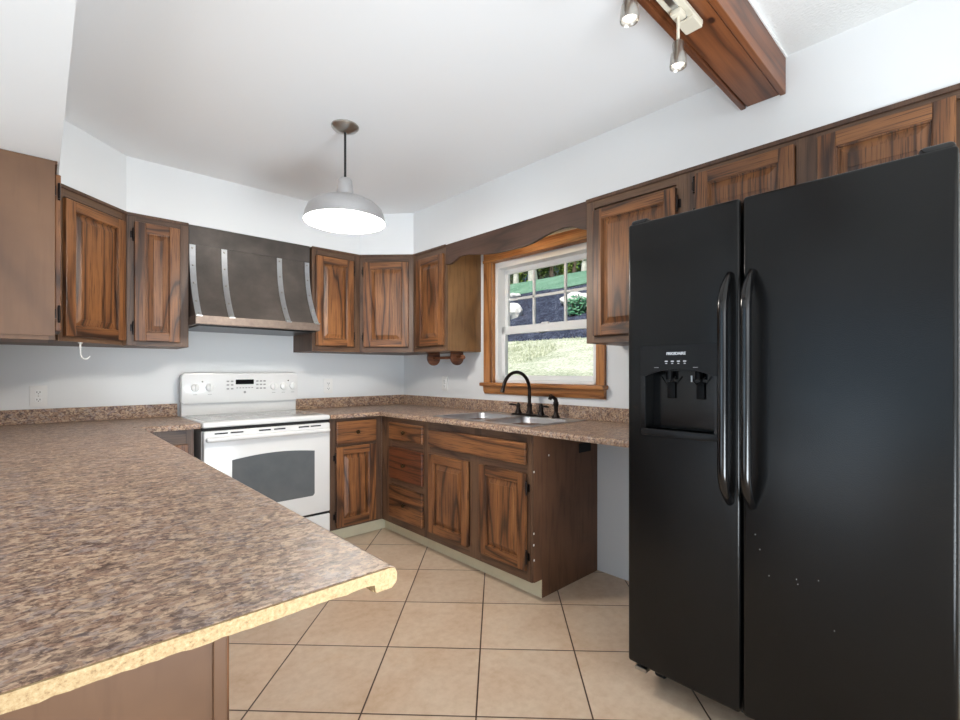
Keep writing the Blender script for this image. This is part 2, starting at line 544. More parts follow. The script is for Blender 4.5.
        t.faces.ensure_lookup_table()
        if t.faces[-1].normal.y > 0:
            bmesh.ops.reverse_faces(t, faces=t.faces)
        return s.add(t)
    def build(s, name, mats, parent=None, smooth=False, label=None, world=False):
        if world and parent is not None:
            bmesh.ops.transform(s.bm, matrix=MW[parent.name].inverted(), verts=s.bm.verts)
        me = bpy.data.meshes.new(name)
        s.bm.to_mesh(me)
        s.bm.free()
        if not isinstance(mats, (list, tuple)):
            mats = [mats]
        for m in mats:
            me.materials.append(M[m] if isinstance(m, str) else m)
        if smooth:
            me.shade_smooth()
            me.set_sharp_from_angle(angle=math.radians(38))
        o = bpy.data.objects.new(name, me)
        COL.objects.link(o)
        if parent is not None:
            o.parent = parent
        if label:
            o['label'] = label
        return o

MW = {}
def tag(o, label, cat, group=None):
    o['label'] = label
    o['category'] = cat
    if group:
        o['group'] = group
    return o
def thing(name, label, cat, loc=(0, 0, 0), rotz=0.0, group=None):
    o = bpy.data.objects.new(name, None)
    o.empty_display_size = 0.1
    COL.objects.link(o)
    o.location = loc
    o.rotation_euler = (0, 0, rotz)
    MW[o.name] = Matrix.Translation(loc) @ Matrix.Rotation(rotz, 4, 'Z')
    return tag(o, label, cat, group)
def struct(o):
    o['kind'] = 'structure'
    return o

# ------------------------------------------------------------------ the room
CEIL = 2.445
XL = -2.768          # kitchen's left wall
ZT, ZB = 2.12, 1.358 # wall cabinets
DU = 0.345           # wall cabinet depth
struct(MB().box(-6.2, 0.15, -8.2, 0.15, -0.12, 0).build('floor', 'tile'))
struct(MB().box(-6.2, 0.15, -3.09, 0.15, CEIL, CEIL + 0.2).build('ceiling', 'ceiling'))
struct(MB().box(-6.2, 0.15, -8.2, -3.09, CEIL, CEIL + 0.2).build('ceiling_stippled', 'stipple'))
struct(MB().box(-6.2, 0.0, 0, 0.15, 0, CEIL).build('wall_back', 'wall'))
WY0, WY1, WZ0, WZ1 = -1.172, -2.09, 1.112, 2.032
mb = MB()
mb.box(0, 0.15, -8.2, WY1, 0, CEIL)
mb.box(0, 0.15, WY0, 0.15, 0, CEIL)
mb.box(0, 0.15, WY1, WY0, 0, WZ0)
mb.box(0, 0.15, WY1, WY0, WZ1, CEIL)
struct(mb.build('wall_right', 'wall'))
struct(MB().box(XL - 0.12, XL, -1.0, 0, 0, CEIL).build('wall_left', 'wall'))
mb = MB()   # wall of the room beside, with an opening
mb.box(-6.2, -6.05, -8.2, -5.1, 0, CEIL).box(-6.2, -6.05, -1.3, 0.0, 0, CEIL)
mb.box(-6.2, -6.05, -5.1, -1.3, 0, 0.45).box(-6.2, -6.05, -5.1, -1.3, 2.42, CEIL)
struct(mb.build('wall_side', 'wall'))
mb = MB()
mb.box(-6.05, -5.6, -8.2, -8.05, 0, CEIL).box(-0.4, 0, -8.2, -8.05, 0, CEIL)
mb.box(-5.6, -0.4, -8.2, -8.05, 0, 0.2).box(-5.6, -0.4, -8.2, -8.05, 2.42, CEIL)
struct(mb.build('wall_rear', 'wall'))
# soffit above the wall cabinets, following the corner cabinets
sf = [(XL, 0), (XL, -3.6), (-2.423, -3.6), (-2.423, -0.645), (-2.123, -DU), (-0.645, -DU), (-DU, -0.645), (-DU, -3.9), (0, -3.9), (0, 0)]
struct(MB().prism(sf, 'z', ZT, CEIL).build('trim_soffit', 'soffit'))

# ------------------------------------------------------------------ window with its casing
win = struct(thing('window_1', 'white double hung window with divided upper sash in golden oak casing over the sink', 'window', (0, -1.6325, WZ0), -PI / 2))
mb = MB()   # golden oak casing, jambs and stool
def casing():
    mb = MB()
    y0, y1 = WY0, WY1
    mb.box(-0.022, 0, y0, y0 + 0.072, WZ0, WZ1 + 0.075, 0.004)
    mb.box(-0.022, 0, y1 - 0.062, y1, WZ0, WZ1 + 0.075, 0.004)
    mb.box(-0.024, 0, y1 - 0.062, y0 + 0.072, WZ1, WZ1 + 0.074, 0.004, mi=1)
    mb.box(-0.032, 0, y1 - 0.062, y0 + 0.072, WZ1 - 0.010, WZ1 + 0.012, 0.005, mi=1)
    mb.box(0, 0.06, y0 - 0.012, y0, WZ0, WZ1)
    mb.box(0, 0.06, y1, y1 + 0.012, WZ0, WZ1)
    mb.box(0, 0.06, y1, y0, WZ1 - 0.012, WZ1, mi=1)
    return mb
casing().build('casing', ['golden', 'golden_h'], win, world=True)
MB().box(-0.062, 0.06, WY1 - 0.074, WY0 + 0.078, WZ0 - 0.012, WZ0 + 0.014, 0.006).build('stool', 'golden_h', win, world=True)
MB().prism([(-0.03, WZ0 - 0.012), (0, WZ0 - 0.012), (0, WZ0 - 0.07), (-0.014, WZ0 - 0.07), (-0.026, WZ0 - 0.05)], 'y', WY1 - 0.062, WY0 + 0.068).build('apron', 'golden_h', win, world=True)
fy0, fy1, fz0, fz1 = WY0 - 0.012, WY1 + 0.012, WZ0 + 0.014, WZ1 - 0.012
ZM = 1.515
mb = MB()
mb.box(0.02, 0.13, fy0 - 0.03, fy0, fz0, fz1, 0.003).box(0.02, 0.13, fy1, fy1 + 0.03, fz0, fz1, 0.003)
mb.box(0.02, 0.13, fy1, fy0, fz1 - 0.045, fz1, 0.003).box(0.02, 0.13, fy1, fy0, fz0, fz0 + 0.02, 0.003)
mb.build('window_frame', 'vinyl', win, world=True)
sy0, sy1 = fy0 - 0.03, fy1 + 0.03
us = MB()
us.box(0.095, 0.122, sy0 - 0.03, sy0, ZM - 0.03, fz1 - 0.045, 0.003).box(0.095, 0.122, sy1, sy1 + 0.03, ZM - 0.03, fz1 - 0.045, 0.003)
us.box(0.095, 0.122, sy1, sy0, fz1 - 0.08, fz1 - 0.045, 0.003).box(0.095, 0.122, sy1, sy0, ZM - 0.02, ZM + 0.03, 0.003)
us = us.build('upper_sash', 'vinyl', win, world=True)
ls = MB()
ls.box(0.062, 0.09, sy0 - 0.032, sy0, fz0 + 0.02, ZM + 0.028, 0.003).box(0.062, 0.09, sy1, sy1 + 0.032, fz0 + 0.02, ZM + 0.028, 0.003)
ls.box(0.062, 0.09, sy1, sy0, ZM - 0.03, ZM + 0.028, 0.003).box(0.062, 0.09, sy1, sy0, fz0 + 0.02, fz0 + 0.055, 0.003)
ls = ls.build('lower_sash', 'vinyl', win, world=True)
def sub(name, mb, mats, parent, smooth=False):   # sub-part whose parent part sits at its thing's origin
    o = mb.build(name, mats, None, smooth)
    r = parent.parent
    o.data.transform(MW[r.name].inverted())
    o.parent = parent
    return o
mb = MB()
for k in (1, 2):
    y = sy0 + (sy1 - sy0) * k / 3
    mb.box(0.1, 0.116, y - 0.008, y + 0.008, ZM + 0.03, fz1 - 0.08)
zmid = (ZM + 0.03 + fz1 - 0.08) / 2 + 0.005
mb.box(0.1, 0.116, sy1 + 0.03, sy0 - 0.03, zmid - 0.008, zmid + 0.008)
sub('muntin_grille', mb, 'vinyl', us)
sub('pane', MB().box(0.106, 0.11, sy1 + 0.028, sy0 - 0.028, ZM + 0.028, fz1 - 0.078), 'pane', us)
sub('pane', MB().box(0.074, 0.078, sy1 + 0.03, sy0 - 0.03, fz0 + 0.053, ZM - 0.028), 'pane', ls)
sub('sash_lock', MB().box(0.055, 0.075, -1.66, -1.60, ZM + 0.026, ZM + 0.036, 0.003), 'vinyl', ls)

# ------------------------------------------------------------------ cabinets (front at local y=0, x to the right, z from floor)
def hinge(parent, x, z, side):
    mb = MB()
    mb.cyl((x, -0.014, z - 0.03), (x, -0.014, z + 0.03), 0.005, n=10)
    mb.box(x, x + side * 0.014, -0.004, 0, z - 0.02, z + 0.02, 0.001)
    mb.sph((x, -0.014, z + 0.034), 0.005, n=8).sph((x, -0.014, z - 0.034), 0.005, n=8)
    return mb.build('hinge', 'bronze', parent, True)
def add_door(root, x0, x1, z0, z1, hinge_side=None, label=None):
    d = MB().door(x0, x1, z0, z1).build('door', ['oak_v', 'oak_h'], root, label=label)
    if hinge_side:
        hx, s = (x0 - 0.005, -1) if hinge_side == 'l' else (x1 + 0.005, 1)
        off = min(0.075, (z1 - z0) * 0.2)
        hinge(d, hx, z1 - off, s)
        hinge(d, hx, z0 + off, s)
    return d
def knob(parent, x, z):
    mb = MB().lathe([(0.0, -0.046), (0.009, -0.045), (0.0145, -0.038), (0.014, -0.033), (0.007, -0.03), (0.006, -0.024), (0.009, -0.018)], (x, 0, z), 20, axis='y')
    return mb.build('knob', 'knob', parent, True)
def add_drawer(root, x0, x1, z0, z1, has_knob=True, name='drawer', mat='oak_h', label=None):
    d = MB().box(x0, x1, -0.02, 0.0, z0, z1, 0.006).build(name, mat, root, label=label)
    if has_knob:
        knob(d, (x0 + x1) / 2, (z0 + z1) / 2)
    return d
def frame(root, x0, x1, z0, z1, xs, zs, t=0.02, mats=('frame_v', 'frame_h')):
    """face frame: stiles at xs (pairs), rails at zs (triples z0,z1,xrange index or None)"""
    mb = MB()
    for a, b in xs:
        mb.box(a, b, 0, t, z0, z1, 0.0015)
    for a, b in zs:
        mb.box(x0 + 0.002, x1 - 0.002, 0.001, t - 0.001, a, b, mi=1)
    return mb.build('face_frame', list(mats), root)

def wall_cabinet(name, label, loc, rot, w, d, doors, body=None, z0=ZB, z1=ZT, side='side', hinge_=None, stile=0.03, mid=None, mold=True, rail_t=0.05, rail_b=0.035):
    r = thing(name, label, 'cabinet', loc, rot)
    if body is None:
        MB().box(0, w, 0.02, d, z0, z1).build('body', side, r)
    else:
        MB().prism(body, 'z', z0, z1).build('body', side, r, world=True)
    xs = [(0, stile), (w - stile, w)] + (mid or [])
    frame(r, 0, w, z0, z1, xs, [(z0, z0 + rail_b), (z1 - rail_t, z1)])
    for i, (a, b, c, e) in enumerate(doors):
        add_door(r, a, b, c, e, hinge_[i] if hinge_ else None)
    if mold:
        MB().box(0, w, -0.008, 0.0, z1 - 0.014, z1 + 0.004, 0.002).build('scribe_molding', 'side_dark', r)
    return r

# left end cabinet, its bare side towards the camera
r = wall_cabinet('wall_cabinet', 'brown wall cabinet at the far left with plain end panel facing the room', (-2.439, -0.96, 0), PI / 2, 0.315, 0.329, [(0.02, 0.30, 1.385, 2.07)], z0=1.345, hinge_=['l'])
MB().box(-2.768, -2.439, -0.966, -0.96, 1.362, 2.118, 0.001).build('end_panel', 'side', r, world=True)
# left corner cabinet
wall_cabinet('corner_wall_cabinet', 'diagonal oak corner wall cabinet left of the range hood', (-2.423, -0.645, 0), PI / 4, 0.4243, 0.3, [(0.024, 0.40, 1.383, 2.06)],
             body=[(-2.435, -0.632), (-2.135, -0.332), (-2.123, -0.0), (XL, 0), (XL, -0.632)], side='side_dark', stile=0.03)
wall_cabinet('wall_cabinet', 'narrow oak wall cabinet touching the left side of the range hood', (-2.123, -DU, 0), 0, 0.310, DU, [(0.036, 0.262, 1.385, 2.075)], hinge_=['l'], stile=0.045)
wall_cabinet('wall_cabinet', 'oak wall cabinet touching the right side of the range hood', (-1.031, -DU, 0), 0, 0.386, DU, [(0.025, 0.325, 1.40, 2.063)], hinge_=['r'], side='side_dark', stile=0.045)
wall_cabinet('corner_wall_cabinet', 'diagonal oak corner wall cabinet between range hood and window', (-0.645, -DU, 0), -PI / 4, 0.4243, 0.3, [(0.035, 0.388, 1.40, 2.063)],
             body=[(-0.633, -0.333), (-0.333, -0.633), (0, -0.645), (0, 0), (-0.645, 0)], side='side_dark', hinge_=['l'], stile=0.04)
r = wall_cabinet('wall_cabinet', 'oak wall cabinet left of the window above the wooden towel holder', (-DU, -0.645, 0), -PI / 2, 0.405, DU, [(0.06, 0.388, 1.40, 2.063)], side='side_olive', stile=0.03)
wall_cabinet('wall_cabinet', 'tall oak wall cabinet between the window and the black refrigerator', (-DU, -2.246, 0), -PI / 2, 0.539, DU, [(0.048, 0.492, 1.395, 2.052)], hinge_=['r'], stile=0.05)
wall_cabinet('wall_cabinet', 'low oak wall cabinet with two doors above the black refrigerator', (-DU, -2.785, 0), -PI / 2, 0.935, DU, [(0.04, 0.418, 1.85, 2.085), (0.492, 0.858, 1.85, 2.085)], z0=1.815, hinge_=['l', None], stile=0.055, mid=[(0.42, 0.49)], rail_t=0.04)

# scalloped valance over the window
vp = [(-1.05, ZT), (-1.05, 1.982), (-1.10, 1.975), (-1.145, 1.99), (-1.2, 2.012), (-1.27, 2.012), (-1.36, 1.995), (-1.47, 1.978), (-1.58, 1.968), (-1.7, 1.966), (-1.8, 1.967), (-1.87, 1.974), (-1.95, 1.994), (-2.02, 2.008), (-2.09, 2.014), (-2.14, 2.009), (-2.2, 1.984), (-2.246, 1.97), (-2.246, ZT)]
v = MB().prism(vp, 'x', -DU, -DU + 0.02).build('window_valance', 'valance')
v.data.transform(Matrix.Translation((0.335, 1.65, -2.05)))
v.location = (-0.335, -1.65, 2.05)
tag(v, 'dark scalloped wooden valance board above the window', 'valance')
# lamp tucked up behind the valance
r = thing('under_cabinet_lamp', 'warm strip lamp tucked behind the valance above the window', 'lamp', (-0.2, -1.65, ZT))
MB().box(-0.03, 0.03, -0.3, 0.3, -0.02, 0, 0.004).build('housing', 'white_enamel', r)
MB().cyl((0, -0.27, -0.03), (0, 0.27, -0.03), 0.011, n=14).build('tube', 'warm_tube', r, True)

# ------------------------------------------------------------------ base cabinets
KZ = 0.1
def base_cabinet(label, loc, rot, w, d, side='side_dark', kick=(0, None), xs=None, zs=None):
    r = thing('base_cabinet', label, 'cabinet', loc, rot)
    MB().box(0.001, w - 0.001, 0.02, d, KZ, 0.879).box(0.003, w - 0.003, 0.08, d, 0, KZ).build('body', side, r)
    frame(r, 0, w, KZ, 0.879, xs or [(0, 0.035), (w - 0.035, w)], zs or [(KZ, 0.12), (0.84, 0.879)])
    k0, k1 = kick
    MB().box(k0, w if k1 is None else k1, 0.072, 0.08, 0, KZ - 0.002).build('toe_kick', 'cove', r, label='pale green vinyl toe kick')
    return r
r = base_cabinet('narrow oak base cabinet between the white range and the inner corner', (-1.022, -0.60, 0), 0, 0.422, 0.6, kick=(0, 0.495), xs=[(0, 0.052), (0.36, 0.422)], zs=[(KZ, 0.125), (0.675, 0.695), (0.85, 0.879)])
add_drawer(r, 0.05, 0.365, 0.695, 0.857)
add_door(r, 0.05, 0.362, 0.117, 0.678, 'l')
r = base_cabinet('oak base cabinet with a stack of three drawers left of the sink doors', (-0.60, -0.60, 0), -PI / 2, 0.565, 0.6, kick=(-0.075, None), xs=[(0, 0.14), (0.525, 0.565)], zs=[(KZ, 0.16), (0.38, 0.44), (0.655, 0.72), (0.84, 0.879)])
for a, b in ((0.72, 0.842), (0.437, 0.663), (0.157, 0.388)):
    if a == 0.437:
        add_drawer(r, 0.125, 0.532, a, b, mat='oak_red', label='redder brown middle drawer')
    else:
        add_drawer(r, 0.125, 0.532, a, b)
r = base_cabinet('wide oak sink base cabinet with two doors and bare dark end panel', (-0.60, -1.165, 0), -PI / 2, 0.92, 0.6, xs=[(0, 0.04), (0.43, 0.53), (0.885, 0.92)], zs=[(KZ, 0.165), (0.66, 0.72), (0.828, 0.879)])
add_drawer(r, 0.035, 0.885, 0.716, 0.832, False, 'false_front')
add_door(r, 0.035, 0.425, 0.157, 0.67)
add_door(r, 0.527, 0.886, 0.157, 0.67, 'r')
MB().prism([(-0.59, KZ), (-0.522, KZ), (-0.522, 0.0), (-0.004, 0.0), (-0.004, 0.879), (-0.59, 0.879)], 'y', -2.09, -2.0845).build('end_panel', 'side_end', r, world=True)
MB().box(-0.195, -0.075, -2.0925, -2.0895, 0.735, 0.79, 0.001).build('outlet_cutout', 'black_gap', r, world=True)
for (x, z) in ((-0.47, 0.756), (-0.592, 0.683), (-0.594, 0.30), (-0.593, 0.36), (-0.591, 0.22)):
    MB().box(x - 0.004, x + 0.004, -2.0918, -2.0895, z - 0.006, z + 0.005, 0.001).build('paint_chip', 'white_plastic', r, world=True)
r = base_cabinet('small base cabinet with purplish frame left of the white range', (-2.10, -0.60, 0), 0, 0.262, 0.6, side='side', xs=[(0, 0.10), (0.222, 0.262)], zs=[(KZ, 0.16), (0.79, 0.879)])
add_door(r, 0.09, 0.236, 0.15, 0.795)
PYB = -2.41
r = base_cabinet('peninsula base cabinet with bare brown end panel below the cut counter', (-2.15, PYB, 0), PI / 2, 1.81, 0.61, side='side', xs=[(0, 0.04), (0.44, 0.49), (0.89, 0.94), (1.34, 1.39), (1.77, 1.81)], zs=[(KZ, 0.16), (0.66, 0.72), (0.83, 0.879)])
for k in range(4):
    add_drawer(r, 0.03 + 0.45 * k, 0.43 + 0.45 * k, 0.71, 0.84, False)
    add_door(r, 0.03 + 0.45 * k, 0.43 + 0.45 * k, 0.15, 0.67)
MB().box(-2.755, -2.15, PYB - 0.008, PYB, 0, 0.879, 0.001).box(-2.178, -2.148, PYB - 0.016, PYB, 0, 0.879, 0.002).build('end_panel', 'side', r, world=True)

# ------------------------------------------------------------------ counters
CT, CB = 0.911, 0.881
CF = 0.63
r = thing('kitchen_worktop', 'brown mottled laminate worktop with backsplash around the sink corner', 'worktop', (-0.5, -1.2, CB))
HX0, HX1, HY0, HY1 = -0.565, -0.075, -1.215, -2.035    # sink hole
mb = MB()
mb.box(-1.025, 0, -CF + 0.03, 0, CB, CT)
mb.box(-CF + 0.03, 0, HY0, -CF + 0.03, CB, CT).box(-CF + 0.03, 0, -2.765, HY1, CB, CT)
mb.box(-CF + 0.03, HX0, HY1, HY0, CB, CT).box(HX1, 0, HY1, HY0, CB, CT)
nose = lambda: [(0.03, CB), (-0.006, CB), (-0.008, CB + 0.01), (-0.008, CT - 0.012), (-0.005, CT - 0.004), (0.002, CT), (0.03, CT)]
mb.prism([(-CF + a, z) for a, z in nose()], 'x', -1.025, -CF + 0.02)
mb.prism([(-CF + a, z) for a, z in nose()], 'y', -2.765, -CF - 0.005)
mb.build('worktop', 'granite', r, world=True)
MB().box(-1.025, -0.0, -0.02, -0.0, CT, 0.994, 0.003).build('backsplash', 'granite', r, world=True)
MB().box(-0.02, -0.0, -2.765, -0.02, CT, 0.994, 0.003).build('backsplash', 'granite', r, world=True)

PX, PY = -2.093, -3.094
r = thing('peninsula_worktop', 'brown mottled laminate peninsula worktop with raw sawn near end', 'worktop', (-2.4, -1.6, CB))
mb = MB()
mb.box(XL, PX - 0.03, PY + 0.004, 0, CB + 0.011, CT)
mb.box(PX - 0.03, -1.812, -CF + 0.03, 0, CB, CT)
mb.prism([(PX - a, z) for a, z in nose()], 'y', PY + 0.004, -CF - 0.0)
mb.prism([(-CF + a, z) for a, z in nose()], 'x', PX - 0.02, -1.812)
mb.build('worktop', 'granite', r, world=True)
MB().box(XL, -1.812, -0.02, 0, CT, 0.994, 0.003).build('backsplash', 'granite', r, world=True)
# raw core of the board showing at the sawn end
core = [(XL, CT - 0.0015), (XL, CB + 0.011)]
random.seed(3)
for i in range(1, 60):
    t_ = i / 60
    core.append((XL + (PX - 0.034 - XL) * t_, CB + 0.0105 + random.uniform(-0.0012, 0.0012)))
core += [(PX - 0.032, CB + 0.010), (PX - 0.03, CB - 0.002), (PX - 0.002, CB - 0.002), (PX + 0.006, CB + 0.006), (PX + 0.007, CT - 0.012), (PX + 0.003, CT - 0.004), (PX - 0.004, CT - 0.0015)]
MB().prism(core, 'y', PY, PY + 0.006).build('sawn_edge', 'particle', r, world=True, label='raw yellowish particle board edge')
MB().box(PX - 0.03, PX - 0.003, PY + 0.006, PYB - 0.1, CB - 0.002, CB).box(PX - 0.032, PX - 0.03, PY + 0.006, PYB - 0.1, CB - 0.002, CB + 0.011).box(XL + 0.01, PX - 0.03, PY + 0.006, PYB - 0.02, CB + 0.009, CB + 0.011).build('underside', 'particle', r, world=True)

# ------------------------------------------------------------------ sink and faucet
def sink():
    r = thing('kitchen_sink', 'double bowl stainless steel sink set in the worktop under the window', 'sink', (-0.32, -1.625, CT))
    mb = MB()
    X0, X1, Y0, Y1 = -0.58, -0.06, -2.05, -1.20
    zr = CT + 0.005
    bx0, bx1 = -0.55, -0.165
    cells = [(Y0 + 0.033, -1.648), (-1.602, Y1 - 0.033)]
    z0 = CT - 0.0
    # rim plate around the two bowls
    mb.box(X0, bx0, Y0, Y1, z0, zr, 0.002).box(bx1, X1, Y0, Y1, z0, zr, 0.002)
    mb.box(bx0, bx1, Y0, cells[0][0], z0, zr, 0.001).box(bx0, bx1, cells[0][1], cells[1][0], z0, zr, 0.001).box(bx0, bx1, cells[1][1], Y1, z0, zr, 0.001)
    mb.build('rim', 'steel', r, world=True)
    for a, b in cells:
        t = bmesh.new()
        rings = []
        for k, (ins, z, rad) in enumerate([(0, zr, 0.05), (0.004, zr - 0.01, 0.05), (0.012, zr - 0.13, 0.06), (0.03, zr - 0.165, 0.07), (0.06, zr - 0.175, 0.07), (0.15, zr - 0.178, 0.03)]):
            ring = []
            x0, x1, y0, y1 = bx0 + ins, bx1 - ins, a + ins, b - ins
            rad = min(rad, (x1 - x0) / 2.1, (y1 - y0) / 2.1)
            for cx, cy, a0 in ((x1 - rad, y1 - rad, 0), (x0 + rad, y1 - rad, 90), (x0 + rad, y0 + rad, 180), (x1 - rad, y0 + rad, 270)):
                for q in range(7):
                    an = math.radians(a0 + 15 * q)
                    ring.append(t.verts.new((cx + rad * math.cos(an), cy + rad * math.sin(an), z)))
            rings.append(ring)
        n = len(rings[0])
        for i in range(len(rings) - 1):
            for k in range(n):
                t.faces.new((rings[i][k], rings[i][(k + 1) % n], rings[i + 1][(k + 1) % n], rings[i + 1][k]))
        t.faces.new(rings[-1])
        bmesh.ops.recalc_face_normals(t, faces=t.faces)
        bmesh.ops.reverse_faces(t, faces=t.faces)
        m = MB()
        m.add(t)
        # corner webs joining the rounded bowl to the square rim opening
        for sx, sy, x, y in ((1, 1, bx0, a), (-1, 1, bx1, a), (1, -1, bx0, b), (-1, -1, bx1, b)):
            m.prism([(x, y), (x + sx * 0.05, y), (x + sx * 0.0147, y + sy * 0.0147), (x, y + sy * 0.05)], 'z', zr - 0.003, zr - 0.0003)
        bowl = m.build('bowl', 'steel', r, True, world=True)
        sub('strainer', MB().lathe([(0.0, zr - 0.176), (0.03, zr - 0.175), (0.042, zr - 0.172), (0.044, zr - 0.177)], ((bx0 + bx1) / 2, (a + b) / 2, 0), 24), 'nickel', bowl, True)
sink()
def faucet():
    z = CT + 0.005
    y = -1.634
    x = -0.105
    r = thing('faucet', 'dark bronze gooseneck faucet with two levers behind the sink', 'faucet', (x, y, z))
    mb = MB()
    mb.box(-0.028, 0.028, -0.13, 0.13, 0, 0.012, 0.006).sph((0, -0.13, 0), 0.028, (1, 1, 0.4)).sph((0, 0.13, 0), 0.028, (1, 1, 0.4))
    mb.build('base_plate', 'bronze', r, True)
    pts = [(0, 0, 0.0), (0, 0, 0.06), (0, 0, 0.12), (0, 0, 0.165)]
    R = 0.126
    for k in range(1, 15):
        a = PI * k / 14 * 0.93
        pts.append((-R + R * math.cos(a), 0.0, 0.165 + R * 0.98 * math.sin(a)))
    pts.append((pts[-1][0] - 0.006, 0, pts[-1][2] - 0.02))
    m = MB().tube(pts, 0.0115, 16)
    m.lathe([(0.026, 0.008), (0.024, 0.02), (0.017, 0.03), (0.016, 0.06), (0.019, 0.064), (0.019, 0.072), (0.0125, 0.08)], (0, 0, 0), 24)
    m.cyl((pts[-1][0] - 0.003, 0, pts[-1][2] - 0.01), (pts[-1][0] + 0.003, 0, pts[-1][2] + 0.012), 0.015, 0.012, n=16)
    m.build('spout', 'bronze', r, True)
    for s in (1, -1):
        m = MB().lathe([(0.025, 0.004), (0.024, 0.016), (0.017, 0.03), (0.012, 0.05), (0.015, 0.06), (0.014, 0.07), (0.006, 0.082), (0.0, 0.084)], (0, s * 0.1, 0), 22)
        m.tube([(0, s * 0.1, 0.064), (-0.008, s * 0.125, 0.068), (-0.012, s * 0.155, 0.069), (-0.014, s * 0.172, 0.068)], [0.006, 0.006, 0.008, 0.004], 10)
        m.build('lever_handle', 'bronze', r, True)
    r = thing('side_sprayer', 'dark bronze side sprayer standing right of the faucet', 'sprayer', (x + 0.005, -1.85, z))
    MB().lathe([(0.026, 0), (0.025, 0.01), (0.016, 0.02), (0.013, 0.035)], (0, 0, 0), 22).build('holder', 'bronze', r, True)
    m = MB().lathe([(0.012, 0.03), (0.013, 0.07), (0.018, 0.085), (0.017, 0.1)], (0, 0, 0), 20)
    m.tube([(0, 0, 0.095), (-0.002, 0.003, 0.118), (-0.014, 0.012, 0.13), (-0.03, 0.02, 0.128), (-0.035, 0.022, 0.115)], [0.014, 0.013, 0.011, 0.012, 0.013], 12)
    m.tube([(-0.0, 0.015, 0.128), (-0.008, 0.032, 0.145), (-0.02, 0.04, 0.138)], 0.004, 8)
    m.build('spray_head', 'bronze', r, True)
faucet()

